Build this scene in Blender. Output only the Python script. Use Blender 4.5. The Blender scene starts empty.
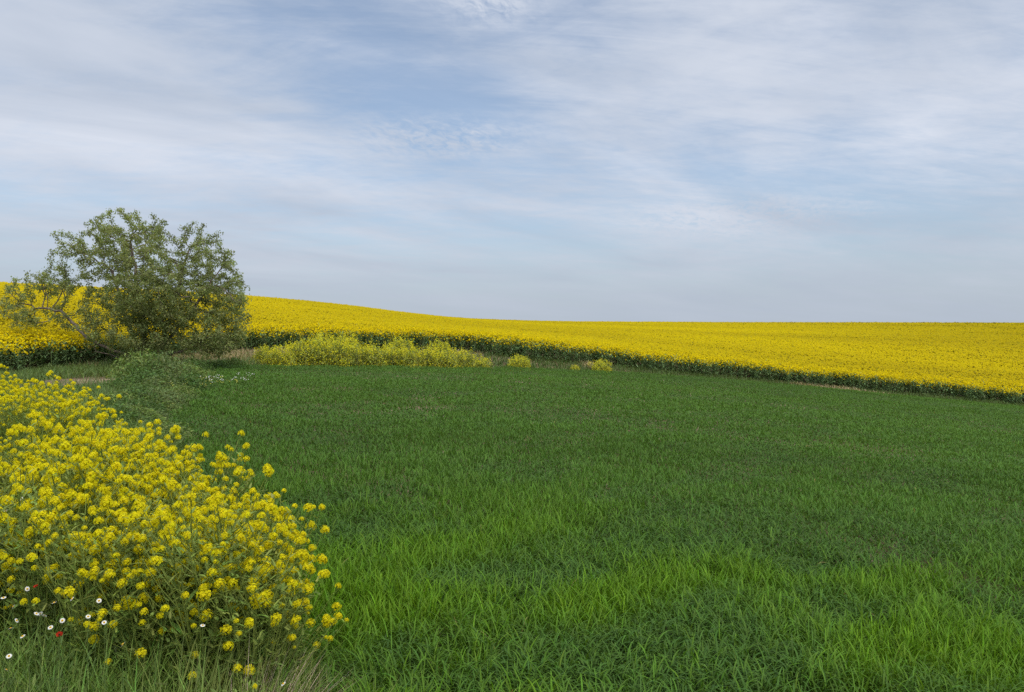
import bpy, math, random
import numpy as np
from mathutils import Vector, Matrix

random.seed(7)
rng = np.random.default_rng(11)
sc = bpy.context.scene
COL = sc.collection

# ------------------------------------------------------------------ camera
FPX, CX, CY, HOR, EYE = 768.0, 512.0, 346.0, 335.0, 2.1
cam_d = bpy.data.cameras.new("camera")
cam_d.sensor_width = 36.0
cam_d.lens = 27.0
cam_d.clip_start = 0.05
cam_d.clip_end = 5000.0
cam = bpy.data.objects.new("camera", cam_d)
COL.objects.link(cam)
cam.location = (0, 0, EYE)
cam.rotation_euler = (math.radians(90) - math.atan((CY - HOR) / FPX), 0, 0)
sc.camera = cam

# ------------------------------------------------------------------ sky, sun, exposure
SUN_EL, SUN_AZ = math.radians(52), math.radians(150)     # azimuth clockwise from +Y
world = bpy.data.worlds.new("World")
sc.world = world
world.use_nodes = True
WN, WL = world.node_tree.nodes, world.node_tree.links
WN.clear()


def wn(t, **kw):
    n = WN.new(t)
    for k, v in kw.items():
        setattr(n, k, v)
    return n


def wmath(op, a, b=None, clamp=False):
    n = wn('ShaderNodeMath', operation=op, use_clamp=clamp)
    for i, v in enumerate((a, b)):
        if v is None:
            continue
        if isinstance(v, (int, float)):
            n.inputs[i].default_value = v
        else:
            WL.new(v, n.inputs[i])
    return n.outputs[0]


def wvec(op, a, b=None):
    n = wn('ShaderNodeVectorMath', operation=op)
    for i, v in enumerate((a, b)):
        if v is None:
            continue
        if isinstance(v, tuple):
            n.inputs[i].default_value = v
        else:
            WL.new(v, n.inputs[i])
    return n.outputs['Value'] if op in ('LENGTH', 'DOT_PRODUCT') else n.outputs[0]


w_out = wn('ShaderNodeOutputWorld')
w_bg = wn('ShaderNodeBackground')
w_bg.inputs['Strength'].default_value = 0.10
WL.new(w_bg.outputs[0], w_out.inputs[0])
sky = wn('ShaderNodeTexSky', sky_type='NISHITA')
sky.sun_disc = False
sky.sun_elevation = SUN_EL
sky.sun_rotation = SUN_AZ
sky.altitude = 300
sky.dust_density = 1.6
geo = wn('ShaderNodeTexCoord')
DIR = geo.outputs['Generated']
sep = wn('ShaderNodeSeparateXYZ')
WL.new(DIR, sep.inputs[0])
den = wmath('ADD', wmath('MAXIMUM', sep.outputs['Z'], 0.0), 0.13)
comb = wn('ShaderNodeCombineXYZ')
WL.new(wmath('DIVIDE', sep.outputs['X'], den), comb.inputs[0])
WL.new(wmath('DIVIDE', sep.outputs['Y'], den), comb.inputs[1])
PLANE = comb.outputs[0]


def wnoise(scale, rot, stretch, detail=6.0, rough=0.55, dist=0.4, off=(0, 0, 0)):
    m = wn('ShaderNodeMapping', vector_type='TEXTURE')
    m.inputs['Rotation'].default_value = (0, 0, math.radians(rot))
    m.inputs['Scale'].default_value = (stretch, 1, 1)
    m.inputs['Location'].default_value = off
    WL.new(PLANE, m.inputs[0])
    n = wn('ShaderNodeTexNoise')
    n.inputs['Scale'].default_value = scale
    n.inputs['Detail'].default_value = detail
    n.inputs['Roughness'].default_value = rough
    n.inputs['Distortion'].default_value = dist
    WL.new(m.outputs[0], n.inputs['Vector'])
    return n.outputs['Fac']


def pdir(px, py):
    v = Vector(((px - CX) / FPX, 1.0, (HOR - py) / FPX))
    return v.normalized()


def blob(px, py, sx, sz):
    """soft patch of thicker or thinner cloud round one direction of the sky"""
    d = wvec('SUBTRACT', DIR, tuple(pdir(px, py)))
    d = wvec('MULTIPLY', d, (1 / sx, 1 / sx, 1 / sz))
    l = wvec('LENGTH', d)
    return wmath('POWER', 2.718, wmath('MULTIPLY', wmath('MULTIPLY', l, l), -1.0))


cover = wmath('MULTIPLY', wnoise(0.9, 62, 2.2, 7, 0.56, 0.5, (3.1, 1.7, 0)), 0.95)
cover = wmath('ADD', cover, wmath('MULTIPLY', wnoise(2.6, 20, 3.2, 8, 0.6, 0.3, (7.3, 2.2, 0)), 0.62))
cover = wmath('ADD', cover, wmath('MULTIPLY', wnoise(6.5, -25, 2.4, 8, 0.65, 0.6, (1.3, 5.2, 0)), 0.42))
cover = wmath('ADD', cover, wmath('MULTIPLY', wnoise(17, 30, 2.0, 8, 0.62, 0.8, (2.3, 8.2, 0)), 0.16))
rip = wnoise(30, 65, 1.6, 5, 0.6, 0.6, (4.0, 1.0, 0))
for (px, py, sx, sz) in ((440, 138, .09, .022), (745, 218, .12, .020), (490, 5, .05, .02)):
    cover = wmath('ADD', cover, wmath('MULTIPLY', wmath('MULTIPLY', blob(px, py, sx, sz), wmath('SUBTRACT', rip, 0.42)), 1.5))
for (px, py, sx, sz, a) in ((330, 60, .22, .09, -.34), (430, 235, .22, .035, -.12),
                            (900, 205, .16, .05, -.20), (470, 90, .10, .05, -.12), (560, 245, .16, .012, -.16), (480, 228, .12, .010, -.14),
                            (200, 130, .20, .05, .20), (60, 60, .20, .10, .16), (40, 165, .18, .05, -.06), (770, 165, .12, .04, -.10), (100, 40, .22, .07, .10), (640, 60, .16, .06, .08), (240, 235, .2, .03, .10), (700, 100, .25, .10, .06),
                            (760, 235, .20, .03, .14), (40, 250, .25, .04, .10), (960, 110, .12, .06, .10)):
    cover = wmath('ADD', cover, wmath('MULTIPLY', blob(px, py, sx, sz), a))
cover = wmath('ADD', cover, wmath('MULTIPLY', wmath('SUBTRACT', wnoise(4.5, 8, 5.0, 9, 0.68, 0.9, (9.3, 3.7, 0)), 0.5), 0.60))
ramp = wn('ShaderNodeMapRange', interpolation_type='SMOOTHSTEP')
ramp.inputs['From Min'].default_value = 0.70
ramp.inputs['From Max'].default_value = 1.36
ramp.inputs['To Min'].default_value = 0.30
ramp.inputs['To Max'].default_value = 0.97
WL.new(cover, ramp.inputs['Value'])
FAC = ramp.outputs[0]
# brightness of the cloud sheet: a little grey in places
grey = wnoise(1.5, 40, 2.0, 6, 0.55, 0.4, (11.0, 4.0, 0))
gr = wn('ShaderNodeValToRGB')
gr.color_ramp.elements[0].position = 0.30
gr.color_ramp.elements[0].color = (3.95, 4.5, 5.45, 1)
gr.color_ramp.elements[1].position = 0.70
gr.color_ramp.elements[1].color = (6.0, 6.35, 7.1, 1)
WL.new(grey, gr.inputs[0])
# thin air above the cloud sheet, toned down
skym = wn('ShaderNodeMix', data_type='RGBA', blend_type='MULTIPLY')
skym.inputs['Factor'].default_value = 1.0
WL.new(sky.outputs[0], skym.inputs['A'])
skym.inputs['B'].default_value = (1.0, 1.10, 1.14, 1)
mixc = wn('ShaderNodeMix', data_type='RGBA')
WL.new(FAC, mixc.inputs['Factor'])
WL.new(skym.outputs['Result'], mixc.inputs['A'])
WL.new(gr.outputs[0], mixc.inputs['B'])
# pale even band low on the horizon
hz = wn('ShaderNodeMapRange', interpolation_type='SMOOTHSTEP')
hz.inputs['From Min'].default_value = 0.0
hz.inputs['From Max'].default_value = 0.21
hz.inputs['To Min'].default_value = 0.92
hz.inputs['To Max'].default_value = 0.0
WL.new(sep.outputs['Z'], hz.inputs['Value'])
mixh = wn('ShaderNodeMix', data_type='RGBA')
WL.new(hz.outputs[0], mixh.inputs['Factor'])
WL.new(mixc.outputs['Result'], mixh.inputs['A'])
mixh.inputs['B'].default_value = (3.75, 4.25, 5.0, 1)
# an overcast sky is brightest overhead, well above the frame
zen = wn('ShaderNodeMapRange', interpolation_type='SMOOTHSTEP')
zen.inputs['From Min'].default_value = 0.38
zen.inputs['From Max'].default_value = 0.95
zen.inputs['To Min'].default_value = 1.0
zen.inputs['To Max'].default_value = 3.0
WL.new(sep.outputs['Z'], zen.inputs['Value'])
warm = wn('ShaderNodeMix', data_type='RGBA')
warm.inputs['A'].default_value = (1, 1, 1, 1)
warm.inputs['B'].default_value = (1.08, 1.0, 0.86, 1)
zf = wn('ShaderNodeMapRange')
zf.inputs['From Min'].default_value = 0.42
zf.inputs['From Max'].default_value = 0.8
WL.new(sep.outputs['Z'], zf.inputs['Value'])
WL.new(zf.outputs[0], warm.inputs['Factor'])
fin = wvec('MULTIPLY', mixh.outputs['Result'], warm.outputs['Result'])
scl = wn('ShaderNodeVectorMath', operation='SCALE')
WL.new(fin, scl.inputs[0])
WL.new(zen.outputs[0], scl.inputs['Scale'])
WL.new(scl.outputs[0], w_bg.inputs['Color'])

sun_d = bpy.data.lights.new("sun", 'SUN')
sun_d.energy = 1.5
sun_d.angle = math.radians(25)
sun_d.color = (1.0, 0.92, 0.80)
sun = bpy.data.objects.new("sun", sun_d)
COL.objects.link(sun)
sdir = Vector((math.sin(SUN_AZ) * math.cos(SUN_EL), math.cos(SUN_AZ) * math.cos(SUN_EL), math.sin(SUN_EL)))
sun.rotation_euler = sdir.to_track_quat('Z', 'Y').to_euler()
sun.location = sdir * 100

vs = sc.view_settings
vs.view_transform = 'Standard'
vs.look = 'None'
vs.exposure = 0.30
vs.gamma = 1.0
vs.use_curve_mapping = False
sc.render.engine = 'CYCLES'
cy = sc.cycles
cy.use_denoising = False
cy.max_bounces = 6
cy.diffuse_bounces = 3
cy.glossy_bounces = 2
cy.transmission_bounces = 4
cy.transparent_max_bounces = 4

# ------------------------------------------------------------------ helpers


def tag(o, label=None, cat=None, group=None, kind=None):
    if label:
        o['label'] = label
    if cat:
        o['category'] = cat
    if group:
        o['group'] = group
    if kind:
        o['kind'] = kind
    return o


def empty(name, loc=(0, 0, 0), rz=0.0, s=1.0):
    o = bpy.data.objects.new(name, None)
    COL.objects.link(o)
    o.location = loc
    o.rotation_euler = (0, 0, rz)
    o.scale = (s, s, s)
    o.empty_display_size = 0.1
    return o


def copy_tree(o, parent=None):
    c = o.copy()
    COL.objects.link(c)
    c.parent = parent
    for ch in list(o.children):
        copy_tree(ch, c)
    return c


_perm = np.random.default_rng(3).random((256, 256))


def vnoise(x, y, s=1.0, seed=0):
    """smooth value noise, 0..1"""
    x = np.asarray(x, float) * s + seed * 17.31
    y = np.asarray(y, float) * s + seed * 9.77
    xi, yi = np.floor(x).astype(int), np.floor(y).astype(int)
    fx, fy = x - xi, y - yi
    fx, fy = fx * fx * (3 - 2 * fx), fy * fy * (3 - 2 * fy)
    g = lambda a, b: _perm[a % 256, b % 256]
    return ((g(xi, yi) * (1 - fx) + g(xi + 1, yi) * fx) * (1 - fy)
            + (g(xi, yi + 1) * (1 - fx) + g(xi + 1, yi + 1) * fx) * fy)


def fbm(x, y, s, seed=0, o=3):
    t, a, n = 0, 1.0, 0
    for k in range(o):
        t = t + a * vnoise(x, y, s * 2 ** k, seed + k)
        n += a
        a *= 0.5
    return t / n


def sstep(a, b, v):
    t = np.clip((v - a) / (b - a), 0, 1)
    return t * t * (3 - 2 * t)


class MB:
    """collects vertices, quads and a colour per vertex; builds ONE mesh object"""

    def __init__(self):
        self.v, self.f, self.c, self.n = [], [], [], 0

    def add(self, v, f, c):
        v = np.asarray(v, np.float32).reshape(-1, 3)
        f = np.asarray(f, np.int64).reshape(-1, 4)
        c = np.asarray(c, np.float32)
        if c.ndim == 1:
            c = np.broadcast_to(c, (len(v), 3))
        self.v.append(v)
        self.f.append(f + self.n)
        self.c.append(c.reshape(-1, 3))
        self.n += len(v)

    def mesh(self, name, m, smooth=True):
        v, f, c = np.concatenate(self.v), np.concatenate(self.f), np.concatenate(self.c)
        me = bpy.data.meshes.new(name)
        me.vertices.add(len(v))
        me.vertices.foreach_set('co', v.ravel())
        me.loops.add(len(f) * 4)
        me.loops.foreach_set('vertex_index', f.ravel().astype(np.int32))
        me.polygons.add(len(f))
        me.polygons.foreach_set('loop_start', np.arange(0, len(f) * 4, 4, dtype=np.int32))
        me.update(calc_edges=True)
        if smooth:
            me.polygons.foreach_set('use_smooth', np.ones(len(f), bool))
        a = me.attributes.new('tint', 'FLOAT_COLOR', 'POINT')
        a.data.foreach_set('color', np.concatenate([c, np.ones((len(c), 1), np.float32)], 1).astype(np.float32).ravel())
        me.materials.append(m)
        return me

    def build(self, name, m, parent=None, smooth=True):
        o = bpy.data.objects.new(name, self.mesh(name, m, smooth))
        COL.objects.link(o)
        o.parent = parent
        return o


def ribbons(mb, base, az, tilt, bend, length, width, col, n=3, taper=1.0, twist=None, w0=0.75, tip=None):
    """many tapering leaf blades at once: base (N,3), the rest scalars or (N,)"""
    N = len(base)
    B = lambda a: np.broadcast_to(np.asarray(a, float), (N,))
    az, tilt, bend, length, width = map(B, (az, tilt, bend, length, width))
    P = np.asarray(base, float).copy()
    tw = B(0.0 if twist is None else twist)
    sx, sy = -np.sin(az + tw), np.cos(az + tw)
    V = np.zeros((N, n + 1, 2, 3), np.float32)
    for k in range(n + 1):
        s = k / n
        prof = (w0 + (1 - w0) * min(1, s * 2.5)) * (1 - s ** 1.6) ** taper if s < 1 else 0.06
        w = width * 0.5 * prof
        V[:, k, 0] = P + np.stack([sx * w, sy * w, 0 * w], 1)
        V[:, k, 1] = P - np.stack([sx * w, sy * w, 0 * w], 1)
        a = tilt + bend * (s + 0.5 / n)
        P = P + (length / n)[:, None] * np.stack([np.sin(a) * np.cos(az), np.sin(a) * np.sin(az), np.cos(a)], 1)
    idx = np.arange(N)[:, None] * (2 * (n + 1)) + np.arange(n)[None] * 2
    F = np.stack([idx, idx + 1, idx + 3, idx + 2], -1)
    c = np.asarray(col, np.float32)
    c = np.broadcast_to(c, (N, 3))
    C = np.repeat(c[:, None], 2 * (n + 1), 1).copy()
    if tip is not None:
        C[:, -2:] = np.broadcast_to(np.asarray(tip, np.float32), (N, 3))[:, None]
    mb.add(V, F, C)


def rvec(n, r=rng):
    v = r.normal(size=(n, 3))
    return v / np.linalg.norm(v, axis=1)[:, None]


def leaf_quads(mb, cen, nor, size_l, size_w, col, r=rng, fold=0.0, along=None):
    """diamond leaves round given centres, facing nor"""
    N = len(cen)
    nor = nor / np.linalg.norm(nor, axis=1)[:, None]
    t = r.normal(size=(N, 3)) if along is None else along
    t = t - (t * nor).sum(1)[:, None] * nor
    t /= np.linalg.norm(t, axis=1)[:, None] + 1e-9
    b = np.cross(nor, t)
    L = np.broadcast_to(np.asarray(size_l, float), (N,))[:, None] * 0.5
    W = np.broadcast_to(np.asarray(size_w, float), (N,))[:, None] * 0.5
    V = np.stack([cen - t * L, cen + b * W + nor * W * fold - t * L * .1, cen + t * L, cen - b * W + nor * W * fold - t * L * .1], 1)
    F = np.arange(N * 4).reshape(N, 4)
    c = np.broadcast_to(np.asarray(col, np.float32), (N, 3))
    mb.add(V, F, np.repeat(c[:, None], 4, 1))


def tube(mb, pts, rad, col, sides=6):
    pts = np.asarray(pts, float)
    n = len(pts)
    rad = np.broadcast_to(np.asarray(rad, float), (n,))
    tan = np.gradient(pts, axis=0)
    tan /= np.linalg.norm(tan, axis=1)[:, None] + 1e-9
    ref = np.array([0.31, 0.95, 0.05]) if abs(tan[0][1]) < 0.8 else np.array([1.0, 0, 0])
    u = np.cross(tan, ref)
    u /= np.linalg.norm(u, axis=1)[:, None] + 1e-9
    w = np.cross(tan, u)
    a = np.linspace(0, 2 * np.pi, sides, endpoint=False)
    V = pts[:, None] + rad[:, None, None] * (np.cos(a)[None, :, None] * u[:, None] + np.sin(a)[None, :, None] * w[:, None])
    F = []
    for i in range(n - 1):
        for j in range(sides):
            k = (j + 1) % sides
            F.append((i * sides + j, i * sides + k, (i + 1) * sides + k, (i + 1) * sides + j))
    mb.add(V, F, np.asarray(col, np.float32))


def jitter(col, n, amt=0.15, hue=0.06, r=rng):
    c = np.asarray(col, float)
    c = np.broadcast_to(c, (n, 3))
    return np.clip(c * (1 + amt * r.normal(size=(n, 1))) * (1 + hue * r.normal(size=(n, 3))), 0.002, 0.95)


# ------------------------------------------------------------------ materials


def plant_material(name, rough=0.5, spec=0.35, transl=0.3, tcol=(1.15, 1.1, 0.6), var=0.12, vscale=9.0):
    m = bpy.data.materials.new(name)
    m.use_nodes = True
    N, L = m.node_tree.nodes, m.node_tree.links
    N.clear()
    out = N.new('ShaderNodeOutputMaterial')
    at = N.new('ShaderNodeAttribute')
    at.attribute_name = 'tint'
    tc = N.new('ShaderNodeTexCoord')
    nz = N.new('ShaderNodeTexNoise')
    nz.inputs['Scale'].default_value = vscale
    nz.inputs['Detail'].default_value = 3
    L.new(tc.outputs['Object'], nz.inputs['Vector'])
    mr = N.new('ShaderNodeMapRange')
    mr.inputs['From Min'].default_value = 0.3
    mr.inputs['From Max'].default_value = 0.7
    mr.inputs['To Min'].default_value = 1 - var
    mr.inputs['To Max'].default_value = 1 + var
    L.new(nz.outputs['Fac'], mr.inputs['Value'])
    mx = N.new('ShaderNodeVectorMath')
    mx.operation = 'SCALE'
    L.new(at.outputs['Color'], mx.inputs[0])
    L.new(mr.outputs[0], mx.inputs['Scale'])
    p = N.new('ShaderNodeBsdfPrincipled')
    p.inputs['Roughness'].default_value = rough
    p.inputs['Specular IOR Level'].default_value = spec
    L.new(mx.outputs[0], p.inputs['Base Color'])
    if transl > 0:
        t = N.new('ShaderNodeBsdfTranslucent')
        tm = N.new('ShaderNodeVectorMath')
        tm.operation = 'MULTIPLY'
        tm.inputs[1].default_value = tcol
        L.new(mx.outputs[0], tm.inputs[0])
        L.new(tm.outputs[0], t.inputs['Color'])
        ms = N.new('ShaderNodeMixShader')
        ms.inputs[0].default_value = transl
        L.new(p.outputs[0], ms.inputs[1])
        L.new(t.outputs[0], ms.inputs[2])
        L.new(ms.outputs[0], out.inputs[0])
    else:
        L.new(p.outputs[0], out.inputs[0])
    return m


M_WHEAT = plant_material('wheat_leaf', 0.55, 0.10, 0.34)
M_RAPE = plant_material('rapeseed_leaf_and_flower', 0.8, 0.05, 0.25, (1.05, 1.0, 0.6))
M_PETAL = plant_material('yellow_petal', 0.8, 0.05, 0.50, (1.0, 0.95, 0.5), 0.08, 40)
M_GREEN = plant_material('mustard_leaf', 0.6, 0.15, 0.32)
M_GRASS = plant_material('wild_grass_blade', 0.55, 0.18, 0.32)
M_TREE = plant_material('tree_leaf', 0.6, 0.15, 0.48, (1.1, 1.1, 0.6), 0.18, 1.2)
M_DRY = plant_material('dry_stem', 0.75, 0.15, 0.1, (1, 1, 1))
M_WHITE = plant_material('white_petal', 0.6, 0.2, 0.25, (1, 1, 1), 0.03)

M_BARK = bpy.data.materials.new('bark')
M_BARK.use_nodes = True
_n, _l = M_BARK.node_tree.nodes, M_BARK.node_tree.links
_p = _n['Principled BSDF']
_p.inputs['Roughness'].default_value = 0.85
_tc = _n.new('ShaderNodeTexCoord')
_nz = _n.new('ShaderNodeTexNoise')
_nz.inputs['Scale'].default_value = 14
_nz.inputs['Detail'].default_value = 8
_l.new(_tc.outputs['Object'], _nz.inputs['Vector'])
_cr = _n.new('ShaderNodeValToRGB')
_cr.color_ramp.elements[0].position = 0.35
_cr.color_ramp.elements[0].color = (.075, .058, .043, 1)
_cr.color_ramp.elements[1].position = 0.68
_cr.color_ramp.elements[1].color = (.25, .20, .155, 1)
_l.new(_nz.outputs['Fac'], _cr.inputs[0])
_l.new(_cr.outputs[0], _p.inputs['Base Color'])
_b = _n.new('ShaderNodeBump')
_b.inputs['Strength'].default_value = 0.6
_b.inputs['Distance'].default_value = 0.03
_l.new(_nz.outputs['Fac'], _b.inputs['Height'])
_l.new(_b.outputs[0], _p.inputs['Normal'])

# ------------------------------------------------------------------ terrain
PX = np.array([-300, -100, 0, 100, 200, 300, 400, 480, 540, 600, 700, 800, 900, 1024, 1300], float)
D_W = np.array([18, 20, 22, 26, 33, 38, 40, 42, 43.5, 46.5, 50.5, 52.5, 53, 53, 53], float)
Y_W = np.array([400, 392, 385, 378, 371, 371, 371, 372, 373, 375.5, 381, 389.5, 399.5, 410.5, 436], float)
D_E = np.array([26, 27, 28, 33, 40, 44, 46, 46, 46.5, 49, 52.5, 54.5, 55, 55, 55], float)
Y_E = np.array([390, 384, 377, 366, 354, 349, 350, 354, 360, 366, 375.5, 385, 394.5, 405, 430], float)
PXC = np.array([-300, -100, 0, 100, 200, 250, 300, 340, 400, 440, 470, 540, 600, 700, 800, 1024, 1300], float)
Y_C = np.array([272, 276, 281, 287, 293, 296.5, 300.5, 304, 312, 316.5, 319, 321.5, 322, 322, 322.3, 323, 324], float)
D_C = np.array([62, 66, 72, 84, 100, 110, 122, 132, 150, 165, 175, 200, 220, 240, 246, 250, 250], float)
RAPE_H = 1.3
TT = np.linspace(-1.06, 1.03, 700)


def _tab(px, val):
    v = np.interp(TT, (px - CX) / FPX, val)
    k = np.exp(-0.5 * (np.arange(-24, 25) / 8.0) ** 2)
    k /= k.sum()
    return np.convolve(np.pad(v, 24, mode='edge'), k, mode='valid')


T_DW, T_DE, T_DC = _tab(PX, D_W), _tab(PX, D_E), _tab(PXC, D_C)
T_ZW = EYE - (_tab(PX, Y_W) - HOR) / FPX * T_DW
T_ZE = EYE - (_tab(PX, Y_E) - HOR) / FPX * T_DE
T_ZC = EYE - (_tab(PXC, Y_C) - HOR) / FPX * T_DC - RAPE_H
WE_Y = np.array([-5, 2.0, 4.0, 8.0, 14, 22, 30, 34, 40.])
WE_X = np.array([2.6, 0.0, -1.02, -3.3, -6.3, -9.2, -11.6, -13.4, -16.])


ME_Y = np.array([2.5, 3.6, 4.2, 5, 6.1, 7.7, 9.4, 11.0, 12.5])
ME_X = np.array([-.86, -1.08, -1.42, -2.12, -2.95, -4.15, -5.5, -7.1, -8.6])


def mustard_edge(y):
    return np.interp(y, ME_Y, ME_X)


def wheat_edge(y):
    return np.interp(y, WE_Y, WE_X)


def ground_z(x, y):
    x, y = np.asarray(x, float), np.asarray(y, float)
    t = np.clip(x / np.maximum(y, 4.0), TT[0], TT[-1])
    dw, de, dc = np.interp(t, TT, T_DW), np.interp(t, TT, T_DE), np.interp(t, TT, T_DC)
    zw, ze, zc = np.interp(t, TT, T_ZW), np.interp(t, TT, T_ZE), np.interp(t, TT, T_ZC)
    zn = -0.055 * np.clip(x, -6, 6)
    s = np.clip((y - 4.0) / (dw - 4.0), 0, 1)
    z = (-0.055 * np.clip(4 * t, -6, 6)) * (1 - s) + zw * s
    z = np.where(y < 4, zn, z)
    bank = 0.33 * sstep(-0.25, 0.7, wheat_edge(y) - x) * (1 - sstep(0.35, 0.9, s))
    z = z + bank
    e = np.clip((y - dw) / (de - dw), 0, 1)
    z = np.where(y > dw, zw + (ze - zw) * e, z)
    u = np.clip((y - de) / (dc - de), 0, 1)
    z = np.where(y > de, ze + (zc - ze) * (1 - (1 - u) ** 1.25), z)
    far = np.maximum(y - dc, 0)
    z = np.where(y > dc, zc - 0.0006 * far ** 1.6 * 3, z)
    return z


def world_at(px, d):
    return (px - CX) / FPX * d


def z_at(py, d):
    return EYE - (py - HOR) / FPX * d


def in_rape(x, y):
    """metres behind the front edge of the rapeseed (negative = outside)"""
    t = np.clip(x / np.maximum(y, 4.0), TT[0], TT[-1])
    return y - np.interp(t, TT, T_DE)


gx = np.concatenate([np.linspace(-420, -62, 50), np.linspace(-60, 60, 301), np.linspace(62, 420, 50)])
gy = np.concatenate([np.linspace(-60, -6, 20), np.linspace(-5, 62, 200), np.linspace(63, 300, 110), np.linspace(310, 700, 30)])
GX, GY = np.meshgrid(gx, gy)
GZ = ground_z(GX, GY) + 0.05 * (fbm(GX, GY, 0.7, 5) - 0.5)
ni, nj = GX.shape
ii, jj = np.meshgrid(np.arange(ni - 1), np.arange(nj - 1), indexing='ij')
a0 = ii * nj + jj
gF = np.stack([a0, a0 + 1, a0 + nj + 1, a0 + nj], -1)
gm = MB()
gm.add(np.stack([GX, GY, GZ], -1), gF, np.array([.2, .15, .1]))
M_SOIL = bpy.data.materials.new('soil')
M_SOIL.use_nodes = True
N, L = M_SOIL.node_tree.nodes, M_SOIL.node_tree.links
p = N['Principled BSDF']
p.inputs['Roughness'].default_value = 0.95
p.inputs['Specular IOR Level'].default_value = 0.1
tc = N.new('ShaderNodeTexCoord')
n1 = N.new('ShaderNodeTexNoise')
n1.inputs['Scale'].default_value = 0.5
n1.inputs['Detail'].default_value = 8
n2 = N.new('ShaderNodeTexNoise')
n2.inputs['Scale'].default_value = 9
n2.inputs['Detail'].default_value = 8
L.new(tc.outputs['Object'], n1.inputs['Vector'])
L.new(tc.outputs['Object'], n2.inputs['Vector'])
r1 = N.new('ShaderNodeValToRGB')
r1.color_ramp.elements[0].position = 0.4
r1.color_ramp.elements[0].color = (.11, .078, .048, 1)
r1.color_ramp.elements[1].position = 0.65
r1.color_ramp.elements[1].color = (.27, .20, .135, 1)
L.new(n1.outputs['Fac'], r1.inputs[0])
mm = N.new('ShaderNodeMix')
mm.data_type = 'RGBA'
mm.blend_type = 'OVERLAY'
mm.inputs['Factor'].default_value = 0.6
L.new(r1.outputs[0], mm.inputs['A'])
L.new(n2.outputs['Color'], mm.inputs['B'])
L.new(mm.outputs['Result'], p.inputs['Base Color'])
bp = N.new('ShaderNodeBump')
bp.inputs['Strength'].default_value = 0.8
bp.inputs['Distance'].default_value = 0.05
L.new(n2.outputs['Fac'], bp.inputs['Height'])
L.new(bp.outputs[0], p.inputs['Normal'])
ground = gm.build('ground', M_SOIL)
tag(ground, 'brown field soil showing under the tree and along the crop edges', 'ground', kind='structure')


def sample_wedge(n_at, d0, d1, spread=0.74, margin=1.2, nb=600):
    """random ground points in a wedge ahead of the camera with n_at(d) points per square metre"""
    edges = np.linspace(d0, d1, nb + 1)
    mid = 0.5 * (edges[1:] + edges[:-1])
    cnt = n_at(mid) * 2 * (spread * mid + margin) * np.diff(edges)
    cnt = rng.poisson(cnt)
    y = np.repeat(edges[:-1], cnt) + rng.random(cnt.sum()) * np.repeat(np.diff(edges), cnt)
    x = (rng.random(len(y)) * 2 - 1) * (spread * y + margin)
    return x, y


# ------------------------------------------------------------------ wheat


def wheat_patch(x, y):
    """0 = dark drooping blue-green shoots, 1 = bright upright shoots"""
    u = x * 0.80 + y * 0.60
    v = -x * 0.60 + y * 0.80
    a = fbm(u * 0.6, v * 1.1, 1.15, 21, 4)
    b = fbm(x * 0.6, y, 0.16, 31, 2)
    near = 1 - sstep(8, 26, y)
    f = a * (0.55 + 0.35 * near) + b * (0.45 - 0.35 * near)
    lo = 0.08 * (1 - near)
    return 0.12 + 0.80 * sstep(0.40, 0.66, f + 0.02 * near)


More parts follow.
